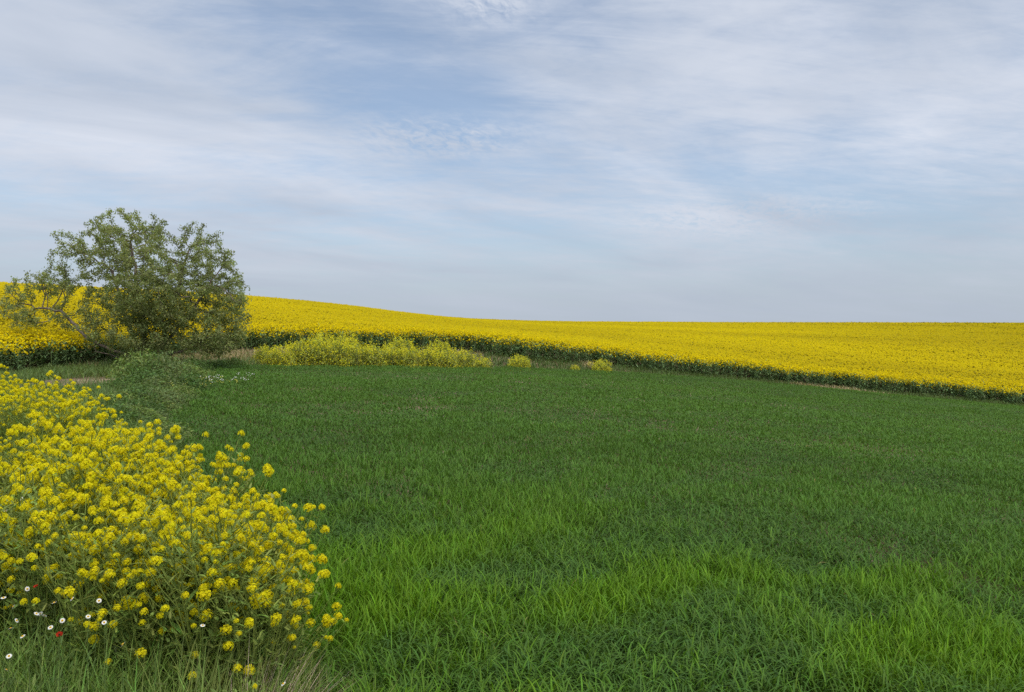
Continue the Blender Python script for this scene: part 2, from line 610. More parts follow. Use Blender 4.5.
def build_wheat():
    mb = MB()
    x, y = sample_wedge(lambda d: 1500 * np.minimum(1, (5.5 / d) ** 0.97), 1.2, 56, .76, 4.0)
    t = np.clip(x / np.maximum(y, 4), TT[0], TT[-1])
    dw = np.interp(t, TT, T_DW)
    edge = wheat_edge(y) + 0.35 * (fbm(x, y, 0.9, 41, 2) - 0.5)
    fade = np.clip((x - edge) / 0.25, 0, 1)
    keep = (rng.random(len(x)) < fade) & (y < dw + 0.5 * (vnoise(x, y, .6, 77) - .5)) & (x > -14.5)
    x, y = x[keep], y[keep]
    # sowing rows thin the stand a little, wheel marks more
    row = np.abs(((x * 0.82 + y * 0.57) / 0.30 + 0.25 * vnoise(x, y, .5, 5)) % 1 - 0.5)
    gap = vnoise(x * 0.7 + y * .25, y * 0.9, 0.9, 61)
    keep = (rng.random(len(x)) < 0.55 + 0.9 * row) & ((gap > 0.16) | (rng.random(len(x)) < .45))
    x, y = x[keep], y[keep]
    fur = ((x + y) / 1.414 / 1.45 + 0.9 * fbm(x, y, .22, 83, 2)) % 1
    furrow = (fur < .13) & (vnoise(x, y, .35, 87) > .38)
    keep = ~furrow | (rng.random(len(x)) < .82)
    x, y, furrow = x[keep], y[keep], furrow[keep]
    k = wheat_patch(x, y)
    k = np.clip(k + 0.20 * rng.normal(size=len(x)), 0, 1)
    z = ground_z(x, y)
    d = np.hypot(x, y)
    low = 1 - .22 * furrow
    sc_w = np.maximum(1, d / 6.0) ** 0.60 * (1 + .35 * sstep(10, 22, d))
    n = len(x)
    hgt = (0.38 + 0.03 * k + 0.06 * (fbm(x, y, 0.5, 51, 2) - .5)) * (1 + 0.05 * rng.normal(size=n)) * low
    bright = np.array([.125, .250, .014])
    dark = np.array([.062, .130, .026])
    far = sstep(4.5, 11, d)[:, None]
    base_c = dark * (1 - k[:, None]) + bright * k[:, None]
    base_c = base_c * (1 - far * .9) + np.array([.064, .132, .024]) * (.80 + .45 * fbm(x * .35 + .5 * y, y * 1.6, .22, 33, 4))[:, None] * (.88 + .3 * k[:, None]) * far * .9
    short = .92 - .42 * sstep(5, 14, d)
    for j in range(3):
        zz = z + hgt * (0.30, 0.55, 0.72)[j]
        az = rng.random(n) * 2 * np.pi
        px_, py_ = x + rng.normal(size=n) * .02, y + rng.normal(size=n) * .02
        P = np.stack([px_, py_, zz], 1)
        ln = short * hgt * (0.42, 0.40, 0.35)[j] * (1 + 0.15 * rng.normal(size=n))
        tilt = 0.10 + 0.28 * rng.random(n) + 0.15 * (1 - k)
        bend = (0.3 + 0.9 * rng.random(n)) * k + (1.0 + 1.6 * rng.random(n)) * (1 - k)
        w = 0.0090 * (1 + 0.2 * rng.normal(size=n)) * sc_w * (1 + .15 * (1 - k))
        c = jitter(base_c, n, 0.14, 0.05)
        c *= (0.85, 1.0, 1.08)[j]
        tipc = c * (1 + .5 * (1 - k[:, None])) + np.array([.016, .020, .014]) * (1 - k[:, None])
        yel = rng.random(n) < 0.0006
        c[yel] = np.array([.30, .27, .09])
        for seg, m_ in ((4, d < 8), (3, (d >= 8) & (d < 12)), (2, (d >= 12) & ((d < 18) | (j > 0)) & ((d < 30) | (j > 1) | (np.arange(n) % 2 == 0)))):
            if m_.any():
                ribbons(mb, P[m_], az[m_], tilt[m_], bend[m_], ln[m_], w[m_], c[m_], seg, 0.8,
                        twist=rng.normal(size=m_.sum()) * .3, tip=tipc[m_])
    # stalks of the nearest shoots
    m_ = d < 8
    P = np.stack([x, y, z], 1)[m_]
    ribbons(mb, P, rng.random(m_.sum()) * 6.28, 0.06, 0.05, hgt[m_] * .7, 0.006, base_c[m_] * .9, 2, .3)
    o = mb.build('wheat_crop', M_WHEAT)
    tag(o, 'field of young green wheat with brighter and darker patches', 'wheat', kind='stuff')
    print('wheat faces', len(o.data.polygons))


build_wheat()

# ------------------------------------------------------------------ rapeseed


def build_rape():
    mb = MB()
    Yc = np.array([.60, .47, .003])
    # the front rows: stems, leaves and heads of single plants
    x, y = sample_wedge(lambda d: 17.0 + 0 * d, 22, 66, 0.80, 8)
    s = in_rape(x, y) + 1.6 * (fbm(x, y, .8, 8, 2) - .5)
    k = (s > 0) & (s < 4.0)
    x, y, s = x[k], y[k], s[k]
    n = len(x)
    z = ground_z(x, y)
    h = RAPE_H * (0.78 + 0.18 * fbm(x, y, .35, 9, 2) + 0.08 * rng.normal(size=n))
    P = np.stack([x, y, z], 1)
    ribbons(mb, P, rng.random(n) * 6.28, 0.06 * rng.random(n), 0.05, h * .92, 0.020, jitter([.15, .22, .09], n), 2, .3)
    for j in range(17):
        zz = z + h * (0.06 + 0.80 * rng.random(n))
        Q = np.stack([x + .10 * rng.normal(size=n), y + .10 * rng.normal(size=n), zz], 1)
        ribbons(mb, Q, rng.random(n) * 6.28, .5 + .7 * rng.random(n), .4 + .9 * rng.random(n), .15 + .15 * rng.random(n),
                .055 + .03 * rng.random(n), jitter([.160, .250, .105], n, .25), 2, .7)
    for j in range(12):
        q = np.sqrt(rng.random(n))
        zz = z + h * (0.50 + 0.54 * q ** .7)
        Q = np.stack([x + .15 * rng.normal(size=n), y + .15 * rng.normal(size=n), zz], 1)
        nor = .7 * rvec(n) + np.array([0, -.4, .8])
        leaf_quads(mb, Q, nor, .075 + .04 * rng.random(n), .07 + .03 * rng.random(n), jitter(Yc, n, .08, .03))
    # the rest of the field: heads and the green just under them
    x, y = sample_wedge(lambda d: 80 * (40 / d) ** 1.38, 24, 275, 0.80, 8, 900)
    s = in_rape(x, y)
    k = s > 1.2
    x, y = x[k], y[k]
    n = len(x)
    d = np.hypot(x, y)
    t = np.clip(x / np.maximum(y, 4), TT[0], TT[-1])
    z = ground_z(x, y)
    sz = 0.092 * (np.maximum(d, 40) / 40) ** 0.75
    low = fbm(x, y, .35, 9, 2)
    swell = fbm(x * .4, y, .045, 19, 3)
    h = RAPE_H * (0.88 + 0.12 * low + 0.035 * rng.normal(size=n)) + .35 * (swell - .5)
    P = np.stack([x, y, z + h - 0.18 * rng.random(n) ** 2.5], 1)
    pat = fbm(x * .5, y, .06, 71, 3)
    gold = np.clip(0.5 + 2.2 * (pat - .5), 0, 1)[:, None]
    col = np.array([.49, .390, .003]) * gold + np.array([.40, .315, .004]) * (1 - gold)
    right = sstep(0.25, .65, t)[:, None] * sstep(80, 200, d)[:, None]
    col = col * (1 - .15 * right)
    green = rng.random(n) < (0.03 + 0.08 * (1 - gold[:, 0]) + .05 * right[:, 0])
    col = jitter(col, n, .06, .02)
    col[green] = jitter([.22, .20, .012], green.sum(), .12)
    P[green, 2] -= .05
    nor = .42 * rvec(n) + np.array([0, -.5, 1.0])
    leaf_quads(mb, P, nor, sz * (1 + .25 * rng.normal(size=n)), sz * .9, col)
    # green layer below
    x2, y2, z2, h2, d2 = x[::3], y[::3], z[::3], h[::3], d[::3]
    n2 = len(x2)
    Q = np.stack([x2, y2, z2 + h2 - .26 - .30 * rng.random(n2)], 1)
    leaf_quads(mb, Q, rvec(n2) + np.array([0, 0, .4]), sz[::3] * 3.2, sz[::3] * 2.2, jitter([.30, .25, .008], n2, .10))
    o = mb.build('rapeseed_crop', M_RAPE)
    tag(o, 'rapeseed field in full yellow bloom covering the hill', 'rapeseed', kind='stuff')
    print('rape faces', len(o.data.polygons))


build_rape()

# ------------------------------------------------------------------ wild grass and dry grass on the banks


def build_wild_grass():
    mb = MB()
    # rough grass at the foot of the mustard, close to the camera
    n = 75000
    y = 1.3 + 10.5 * rng.random(n) ** 1.6
    x = wheat_edge(y) + 0.15 - rng.random(n) * (1.2 + .72 * y)
    k = (x > -0.78 * y - 1.2)
    x, y = x[k], y[k]
    n = len(x)
    z = ground_z(x, y)
    front = 1 - sstep(3.2, 4.4, y)
    ln = (0.20 + 0.22 * rng.random(n) ** 2) * (0.8 + .5 * front)
    c = jitter(np.array([.140, .225, .045]), n, .25, .10)
    yl = fbm(x, y, 1.2, 91, 2) > .60
    c[yl] = jitter([.17, .22, .055], yl.sum(), .2)
    ribbons(mb, np.stack([x, y, z], 1), rng.random(n) * 6.28, .05 + .35 * rng.random(n), .2 + 1.1 * rng.random(n), ln,
            .0045 + .003 * rng.random(n), c, 4, .8, w0=.9)
    # feathery weeds between the blades
    m = 26000
    y = 1.6 + 9 * rng.random(m) ** 1.8
    x = wheat_edge(y) + .05 - rng.random(m) * (1.0 + .72 * y)
    z = ground_z(x, y) + .05 + .26 * rng.random(m) ** 1.4
    leaf_quads(mb, np.stack([x, y, z], 1), rvec(m) + np.array([0, 0, .4]), .035 + .03 * rng.random(m), .008 + .008 * rng.random(m),
               jitter([.135, .205, .05], m, .25))
    # broader leaves among the blades
    m = 8000
    y = 1.9 + 2.4 * rng.random(m)
    x = mustard_edge(y) + .25 - rng.random(m) * (1.0 + .72 * y)
    ribbons(mb, np.stack([x, y, ground_z(x, y)], 1), rng.random(m) * 6.28, .05 + .4 * rng.random(m), .4 + 1.2 * rng.random(m), .18 + .24 * rng.random(m),
            .008 + .007 * rng.random(m), jitter([.14, .235, .045], m, .25, .08), 5, .7)
    # turf and weeds on the bank by the tree, up to the rapeseed edge
    n = 95000
    px = -60 + 345 * rng.random(n)
    y = 10 + 32 * rng.random(n) ** .8
    x = world_at(px, y)
    t = np.clip(x / y, TT[0], TT[-1])
    k = (y < np.interp(t, TT, T_DE) + .3) & ((x < wheat_edge(y) + .2) | (y > np.interp(t, TT, T_DW)))
    bare = (np.hypot((x + 13.0) / 1.7, (y - 24.0) / 4.2) < 1 + .5 * (fbm(x, y, .8, 3, 2) - .5))
    k &= ~(bare & (rng.random(n) < .93))
    x, y = x[k], y[k]
    n = len(x)
    z = ground_z(x, y)
    g = fbm(x, y, .5, 13, 3)
    behind = sstep(.25, .7, (y - np.interp(x / y, TT, T_DW)) / (np.interp(x / y, TT, T_DE) - np.interp(x / y, TT, T_DW)))
    dry = rng.random(n) < sstep(.55, .68, g) * .25 * sstep(27, 31, y) + .6 * behind * sstep(34, 37, y)
    c = jitter([.115, .175, .048], n, .22, .08)
    c[dry] = jitter([.42, .34, .20], dry.sum(), .2)
    ribbons(mb, np.stack([x, y, z], 1), rng.random(n) * 6.28, .1 + .5 * rng.random(n), .3 + .9 * rng.random(n),
            (.16 + .22 * rng.random(n)) * (.7 + .7 * g), .018 + .014 * rng.random(n), c, 2, .8)
    # strip between wheat and rapeseed, pale and thin
    n = 26000
    px = 270 + 800 * rng.random(n)
    t = (px - CX) / FPX
    dw, de = np.interp(t, TT, T_DW), np.interp(t, TT, T_DE)
    y = dw + (de - dw + .4) * rng.random(n)
    x = t * y
    z = ground_z(x, y)
    c = jitter([.10, .155, .045], n, .22, .08)
    pale = (fbm(x * .6, y, .35, 57, 2) > .66) & (rng.random(n) < .6)
    c[pale] = jitter([.45, .37, .22], pale.sum(), .18)
    ribbons(mb, np.stack([x, y, z], 1), rng.random(n) * 6.28, .1 + .5 * rng.random(n), .3 + .9 * rng.random(n),
            .18 + .2 * rng.random(n), .03 + .02 * rng.random(n), c, 2, .8)
    o = mb.build('wild_grass', M_GRASS)
    tag(o, 'rough green and straw coloured grass along the field banks', 'grass', kind='stuff')


build_wild_grass()

# ------------------------------------------------------------------ the tree
TREE_D = 32.0
TX = world_at(146, TREE_D)
TZ = float(ground_z(TX, TREE_D))
MPP = TREE_D / FPX


def tp(px, py, dep=0.0):
    """a point of the tree, in the tree's own space"""
    return np.array([(px - 146) * MPP, dep, z_at(py, TREE_D) - TZ])


def build_tree():
    r = np.random.default_rng(5)
    root = empty('spreading_tree', (TX, TREE_D, TZ))
    tag(root, 'wide low-branching green tree standing at the field corner before the yellow rapeseed', 'tree')
    # lobes of the crown: centre px, py, depth m, radii px, clump count
    lobes = [(128, 228, 0.0, 42, 20, 120), (98, 250, .6, 45, 26, 150), (150, 258, -.8, 50, 34, 230), (190, 262, .5, 40, 30, 150),
             (213, 262, -.3, 28, 24, 110), (190, 228, .2, 14, 13, 34), (220, 240, -.5, 10, 9, 16), (172, 290, -1.2, 48, 32, 330),
             (120, 292, .4, 50, 32, 170), (222, 292, .2, 26, 28, 130), (228, 332, -.4, 19, 26, 190), (208, 346, -.8, 24, 15, 130),
             (158, 328, -1.0, 36, 28, 280), (70, 280, .0, 28, 16, 80), (40, 284, .4, 28, 16, 100), (16, 300, 0, 17, 24, 70), (66, 256, .3, 20, 18, 46), (240, 315, 0, 12, 30, 50),
             (40, 315, -.4, 34, 16, 52), (78, 318, .3, 34, 18, 34), (104, 330, -.8, 22, 16, 30), (60, 238, .2, 12, 10, 14),
             (185, 320, 1.5, 30, 30, 40), (160, 312, -.6, 34, 22, 170), (192, 318, -1.0, 24, 16, 90), (128, 310, -.4, 26, 22, 90), (125, 262, 1.8, 55, 32, 90), (190, 285, 1.8, 45, 30, 80)]
    A = []
    for (cx, cy_, dep, rx, ry, n) in lobes:
        v = rvec(n, r) * (r.random(n) ** .40)[:, None]
        c = tp(cx, cy_, dep)
        dz = 0.5 * (rx + ry) * 1.1 * MPP
        A.append(c + v * np.array([rx * MPP, dz, ry * MPP]))
    A = np.concatenate(A)
    A[:, 2] = np.maximum(A[:, 2], .12)
    # main stems laid out from the photograph, all from one low stool
    seeds = [[(141, 366, 0), (133, 356, -.1), (118, 350, -.3), (104, 345, -.4), (92, 338, -.4), (80, 326, -.3), (68, 315, -.2), (52, 310, 0), (36, 308, .1)],
             [(143, 366, .1), (139, 350, .1), (130, 332, .2), (121, 312, .3), (113, 290, .4), (108, 270, .3)],
             [(146, 366, 0), (146, 348, -.1), (147, 328, -.2), (144, 306, -.3), (139, 285, -.2), (134, 262, 0), (131, 243, 0)],
             [(150, 366, .2), (156, 348, .3), (164, 328, .3), (171, 308, .2), (178, 287, .1), (184, 266, .1), (188, 246, .2)],
             [(152, 366, -.1), (163, 350, -.3), (176, 334, -.4), (190, 318, -.3), (203, 300, -.2), (212, 282, -.1)],
             [(154, 366, -.2), (168, 357, -.5), (183, 352, -.7), (198, 348, -.6), (212, 338, -.5)],
             [(140, 366, -.3), (132, 362, -.7), (126, 356, -.8), (108, 350, -1.0)]]
    nodes, par, limb = [], [], []
    for li, sd in enumerate(seeds):
        prev = -1
        pts = np.array([tp(*q) for q in sd])
        pts[0, 2] = -.12
        fine = []
        for a, b in zip(pts[:-1], pts[1:]):
            m = max(2, int(np.linalg.norm(b - a) / .22))
            fine += [a + (b - a) * i / m for i in range(m)]
        fine.append(pts[-1])
        for i, q in enumerate(fine):
            nodes.append(q + (r.normal(size=3) * .035 if 0 < i else 0))
            par.append(prev)
            limb.append(li)
            prev = len(nodes) - 1
    nodes = np.array(nodes)
    n_seed = len(nodes)
    STEP, KILL = .20, .26
    alive = np.ones(len(A), bool)
    near_i = np.zeros(len(A), int)
    near_d = np.full(len(A), 1e9)

    def upd(i0):
        nonlocal near_i, near_d
        D = np.linalg.norm(A[:, None] - nodes[None, i0:], axis=2)
        j = D.argmin(1)
        m = D[np.arange(len(A)), j]
        b = m < near_d
        near_d = np.where(b, m, near_d)
        near_i = np.where(b, j + i0, near_i)
    upd(0)
    for it in range(140):
        act = alive & (near_d < 9)
        if not act.any():
            break
        new = []
        for i in np.unique(near_i[act]):
            s = act & (near_i == i)
            v = A[s] - nodes[i]
            v = (v / (np.linalg.norm(v, axis=1)[:, None] + 1e-9)).mean(0)
            v = v + r.normal(size=3) * .22 + np.array([0, 0, .03])
            L_ = np.linalg.norm(v)
            if L_ < .05:
                continue
            new.append((nodes[i] + v / L_ * STEP, i, limb[i]))
        if not new:
            break
        i0 = len(nodes)
        nodes = np.concatenate([nodes, np.array([q[0] for q in new])])
        par += [q[1] for q in new]
        limb += [q[2] for q in new]
        upd(i0)
        alive &= near_d > KILL
    par = np.array(par)
    limb = np.array(limb)
    NN = len(nodes)
    kids = [[] for _ in range(NN)]
    for i, q in enumerate(par):
        if q >= 0:
            kids[q].append(i)
    rad = np.zeros(NN)
    for i in range(NN - 1, -1, -1):
        rad[i] = .009 if not kids[i] else sum(rad[k] ** 2.35 for k in kids[i]) ** (1 / 2.35)
    rad = np.minimum(rad * 1.0, .17)
    print('tree nodes', NN, 'max r', rad.max())
    # branches as tubes: follow the thickest child
    start = [i for i in range(NN) if par[i] < 0]
    meshes = {}
    stack = [(i, None) for i in start]
    while stack:
        i, p0 = stack.pop()
        ch = [i] if p0 is None else [p0, i]
        c = i
        while kids[c]:
            ks = sorted(kids[c], key=lambda q: -rad[q])
            for q in ks[1:]:
                stack.append((q, c))
            c = ks[0]
            ch.append(c)
        if len(ch) < 2:
            continue
        rr = rad[ch].copy()
        if p0 is not None:
            rr[0] = min(rr[0], rr[1] * 1.2)
        li = limb[i]
        mb = meshes.setdefault(li, MB())
        tube(mb, nodes[ch], np.maximum(rr, .007), [.16, .13, .10], 8 if rr.max() > .06 else (5 if rr.max() > .02 else 3))
    # root flare that joins the stems
    fl = MB()
    for a in np.linspace(0, 6.28, 7, endpoint=False):
        tube(fl, [(.10 * math.cos(a), .10 * math.sin(a), .42), (.16 * math.cos(a), .16 * math.sin(a), .2), (.30 * math.cos(a), .30 * math.sin(a), 0), (.5 * math.cos(a), .5 * math.sin(a), -.12)], [.12, .14, .12, .05], [.1, .08, .06], 8)
    tr = fl.build('trunk', M_BARK, root)
    for li in sorted(meshes):
        meshes[li].build('branch', M_BARK, root)
    # leaves: tufts at the shoot ends
    lf = MB()
    tips = np.array([i for i in range(n_seed, NN) if rad[i] < .0175])
    T = nodes[tips]
    par_dir = T - nodes[par[tips]]
    per = 27
    C = np.repeat(T, per, 0)
    n = len(C)
    off = rvec(n, r) * (r.random(n) ** .5)[:, None] * np.array([.19, .19, .16])
    cl = r.normal(size=len(T)) * .16
    green = np.array([.215, .270, .095])
    olive = np.array([.285, .315, .130])
    kk = np.clip(.5 + .8 * (r.random(len(T)) - .5), 0, 1)
    colr = (green[None] * (1 - kk[:, None]) + olive[None] * kk[:, None]) * (1 + cl[:, None])
    colr = jitter(np.repeat(colr, per, 0), n, .12, .05, r)
    nor = rvec(n, r) + np.array([0, 0, .55]) + 1.0 * off / .15
    leaf_quads(lf, C + off, nor, (.080 + .05 * r.random(n)), .036 + .022 * r.random(n), colr, r, fold=.25)
    # leaves hanging in the thick lower middle of the crown
    ax, az_ = A[:, 0] / MPP + 146, HOR - (A[:, 2] + TZ - EYE) / MPP
    inner = A[(ax > 104) & (az_ > 282) & ((ax > 125) | (az_ > 300))]
    inner = inner[inner[:, 2] > .8]
    C = np.repeat(inner, 8, 0)
    n = len(C)
    off = rvec(n, r) * (r.random(n) ** .5)[:, None] * np.array([.22, .22, .20])
    kk = np.repeat(r.random(len(inner)), 8)[:, None]
    colr = jitter(green * (1 - kk) + olive * kk, n, .16, .05, r)
    leaf_quads(lf, C + off, rvec(n, r) + np.array([0, 0, .55]) + off * 6, .085 + .05 * r.random(n), .038 + .022 * r.random(n), colr, r, fold=.25)
    lf.build('crown', M_TREE, root)
    print('tree tips', len(T), 'leaves', n)


build_tree()

# ------------------------------------------------------------------ mustard in the foreground


def flower_head_mesh(seed, R=.027, nf=17):
    """a domed raceme: an outer ring of open four-petalled flowers, buds in the middle"""
    r = np.random.default_rng(seed)
    mb = MB()
    for i in range(nf):
        th = math.acos(1 - 1.45 * (i + .5) / nf)
        a = i * 2.39996 + r.random() * .4
        dirv = np.array([math.sin(th) * math.cos(a), math.sin(th) * math.sin(a), math.cos(th)])
        c = dirv * R * (.85 + .3 * r.random()) + np.array([0, 0, -.004])
        nrm = dirv + r.normal(size=3) * .25
        nrm /= np.linalg.norm(nrm)
        t = np.cross(nrm, [0.3, .2, 1.0])
        t /= np.linalg.norm(t)
        b = np.cross(nrm, t)
        w = .0086 * (.85 + .3 * r.random())
        yel = jitter([.88, .80, .016], 1, .05, .03, r)[0]
        for q in range(4):
            aa = q * math.pi / 2 + .4
            u = math.cos(aa) * t + math.sin(aa) * b
            s = -math.sin(aa) * t + math.cos(aa) * b
            V = [c, c + u * w * .75 + s * w * .48 + nrm * .002, c + u * w * 1.15 + nrm * .0005, c + u * w * .75 - s * w * .48 + nrm * .002]
            mb.add(V, [[0, 1, 2, 3]], yel)
    V, F = [], []
    for i_, (q_, z_) in enumerate(((.30, -.35), (.72, .0), (.70, .45), (.30, .75))):
        for j_ in range(6):
            V.append((q_ * R * math.cos(j_ * 1.0472), q_ * R * math.sin(j_ * 1.0472), z_ * R))
    for i_ in range(3):
        for j_ in range(6):
            k_ = (j_ + 1) % 6
            F.append((i_ * 6 + j_, i_ * 6 + k_, i_ * 6 + 6 + k_, i_ * 6 + 6 + j_))
    mb.add(V, F, [.58, .54, .015])
    n = 10
    v = rvec(n, r)
    v[:, 2] = np.abs(v[:, 2])
    leaf_quads(mb, v * R * .35 + np.array([0, 0, R * .72]), v, .008, .006, jitter([.55, .55, .04], n, .1, .05, r), r)
    # calyx and pods under the dome
    n = 12
    az = r.random(n) * 6.28
    z0 = -.012 - .075 * r.random(n)
    ribbons(mb, np.stack([0 * z0, 0 * z0, z0], 1), az, .7 + .5 * r.random(n), -.4, .022 + .02 * r.random(n), .003, jitter([.16, .22, .06], n, .1, .05, r), 2, .5)
    return mb.mesh('flower_head', M_PETAL)


HEADS = [flower_head_mesh(100 + i, .0235 + .004 * (i % 3), 20 + 3 * (i % 3)) for i in range(6)]


def make_mustard(seed, nheads, H, spread, leafy, detail=1.0):
    r = np.random.default_rng(seed)
    root = empty('mustard_plant')
    st, fo = MB(), MB()
    gcol = np.array([.27, .34, .075])
    tops = []
    nst = max(2, nheads // 6)
    for s in range(nst):
        a = r.random() * 6.28
        lean = spread * (.25 + .75 * r.random())
        top = np.array([math.cos(a) * lean, math.sin(a) * lean, H * (.80 + .2 * r.random())])
        b0 = np.array([.03 * math.cos(a), .03 * math.sin(a), -.06])
        mid = b0 * .4 + top * .6
        mid[:2] *= .55
        tt = np.linspace(0, 1, 8)[:, None]
        pts = (1 - tt) ** 2 * b0 + 2 * tt * (1 - tt) * mid + tt ** 2 * top
        tube(st, pts, np.linspace(.0055, .0018, 8), gcol * .9, 4)
        tops.append((pts[-1], pts[-1] - pts[-2]))
        k = int(math.ceil((nheads - nst) / nst))
        for j in range(k):
            u = .12 + .80 * (j + r.random()) / k
            q = pts[0] + 0
            i = min(6, int(u * 7))
            q = pts[i] + (pts[i + 1] - pts[i]) * (u * 7 - i)
            aa = a + r.normal() * 1.5 if r.random() < .6 else r.random() * 6.28
            ln = H * (.34 * (1 - u) + .13) * (.8 + .5 * r.random())
            el = .55 + .55 * r.random()
            d1 = np.array([math.cos(aa) * math.cos(el), math.sin(aa) * math.cos(el), math.sin(el)])
            e = q + d1 * ln + np.array([0, 0, .15 * ln])
            m_ = q + d1 * ln * .55
            P = np.array([q, m_, e])
            tube(st, P, [.0028, .0022, .0014], gcol, 3)
            tops.append((e, e - m_))
            # small stem leaves along the side shoot
            nl = 3
            for w in range(nl):
                f = r.random()
                base = q + (e - q) * f
                ribbons(fo, base[None], r.random() * 6.28, .7 + .5 * r.random(), .5, .03 + .04 * r.random(), .010 + .006 * r.random(), jitter(gcol * .85, 1, .15, .06, r), 2, .6)
        # pods up the main stems
        n = 8
        f = .55 + .4 * r.random(n)
        base = np.array([pts[min(6, int(q * 7))] for q in f])
        ribbons(fo, base, r.random(n) * 6.28, .5 + .4 * r.random(n), -.2, .035 + .02 * r.random(n), .0035, jitter(gcol, n, .1, .05, r), 2, .4)
    # lobed leaves, larger low down
    n = int(46 * leafy)
    zz = H * (.04 + .80 * r.random(n))
    a = r.random(n) * 6.28
    q = spread * .55 * np.sqrt(r.random(n)) * (zz / H + .25)
    base = np.stack([q * np.cos(a), q * np.sin(a), zz], 1)
    size = .11 - .07 * zz / H
    colr = jitter(np.array([.195, .275, .062]), n, .2, .07, r)
    ribbons(fo, base, a + r.normal(size=n) * .8, .6 + .5 * r.random(n), .4 + .9 * r.random(n), size * (.8 + .5 * r.random(n)), size * .30, colr, 4, .6, w0=.35)
    for k in range(3):
        f = .35 + .2 * k
        b2 = base + np.stack([np.cos(a), np.sin(a), .4 + 0 * a], 1) * (size * f)[:, None]
        ribbons(fo, b2, a + (1.2 if k % 2 else -1.2), .9, .5, size * .38, size * .20, colr, 2, .6)
    st.build('stem', M_GREEN, root)
    fo.build('foliage', M_GREEN, root)
    for i, (e, dv) in enumerate(tops[:nheads]):
        h = bpy.data.objects.new('flower_head', HEADS[r.integers(len(HEADS))])
        COL.objects.link(h)
        h.parent = root
        dv = Vector(dv).normalized() * .6 + Vector((0, 0, .6))
        h.rotation_euler = dv.to_track_quat('Z', 'Y').to_euler()
        h.location = e
        s_ = .44 + .46 * r.random()
        h.scale = (s_, s_, s_)
    return root


dense = [make_mustard(200 + i, 68, .90, .29, 3.0) for i in range(3)]
sparse = [make_mustard(300 + i, 30, .82, .25, 4.6) for i in range(3)]
used = set()


def put_mustard(kind, i, x, y, s, label, group=None, sink=0.0):
    p = (dense if kind else sparse)[i % 3]
    o = p if p.name not in used else copy_tree(p)
    used.add(p.name)
    o.location = (x, y, float(ground_z(x, y)) - sink)
    o.rotation_euler = (0, 0, random.random() * 6.28)
    o.scale = (s, s, s * (.95 + .1 * random.random()))
    tag(o, label, 'mustard plant', group)
    return o


LAB = {
    'tip': 'mustard plant packed with yellow flowers in the dense clump beside the wheat',
    'left': 'leafy mustard plant with scattered yellow flowers behind the white daisies',
    'back': 'tall yellow mustard plant at the far end of the clump, below the bare earth',
}
GRP = {'tip': 'mustard plants of the dense clump beside the wheat', 'left': 'leafy mustard plants behind the daisies',
       'back': 'mustard plants at the far end of the clump'}
pts = [(-1.15, 3.85), (-1.27, 4.05), (-1.42, 4.25), (-1.38, 3.8), (-1.60, 4.05), (-1.62, 4.45), (-1.85, 4.25), (-1.80, 4.65), (-1.65, 3.75), (-2.0, 4.85)]
r2 = random.Random(17)
tries = 0
while len(pts) < 126 and tries < 30000:
    tries += 1
    y = 3.45 + 7.7 * r2.random() ** 1.35
    e = float(mustard_edge(y))
    w = .72 * y + .45 + e
    x = e - .10 - r2.random() * max(w, .3)
    if x < -.70 * y - .35 or (x < -2.0 and y < 3.7):
        continue
    dmin = (.15 if e - x > 1.0 else .115) + .024 * y
    if all((x - a) ** 2 + (y - b) ** 2 > dmin ** 2 for a, b in pts):
        pts.append((x, y))
pts = [q for q in pts if not (q[1] < 7.0 and float(mustard_edge(q[1])) - q[0] > 1.0 and r2.random() < .18)]
for i, (x, y) in enumerate(pts):
    e = float(mustard_edge(y))
    side = e - x
    z_ = 'back' if y > 7.0 else ('tip' if side < 1.35 else 'left')
    kind = 1 if (z_ == 'tip' or (z_ == 'back' and r2.random() < .40) or r2.random() < .10) else 0
    s = .84 + .22 * r2.random()
    if side < 1.5 and 3.9 < y < 5.5:
        s *= 1.10
    if (5.7 < y < 7.5 and side > .35) or (y < 7.5 and side > 1.45):
        s *= .66 + .16 * r2.random()
        kind = 1 if r2.random() < .15 else 0
    if z_ == 'back':
        s *= 1.04
    put_mustard(kind, r2.randrange(3), x, y, s, LAB[z_], GRP[z_])
print('mustard plants', len(pts))

# ------------------------------------------------------------------ small flowers in the foreground grass


def daisy_meshes():
    r = np.random.default_rng(8)
    pe, ce = MB(), MB()
    n = 15
    a = np.linspace(0, 6.283, n, endpoint=False)
    ribbons(pe, np.stack([.003 * np.cos(a), .003 * np.sin(a), 0 * a], 1), a, 1.35 + .1 * r.random(n), .35, .0105, .0045, [.80, .80, .76], 3, .35, w0=.6)
    V, F = [], []
    for i, (q, z) in enumerate(((.0058, .0), (.0052, .0028), (.003, .0048), (.0004, .0054))):
        for j in range(8):
            V.append((q * math.cos(j * .785), q * math.sin(j * .785), z))
    for i in range(3):
        for j in range(8):
            k = (j + 1) % 8
            F.append((i * 8 + j, i * 8 + k, i * 8 + 8 + k, i * 8 + 8 + j))
    ce.add(V, F, [.75, .50, .03])
    return pe.mesh('petals', M_WHITE), ce.mesh('centre', M_PETAL)


D_PET, D_CEN = daisy_meshes()


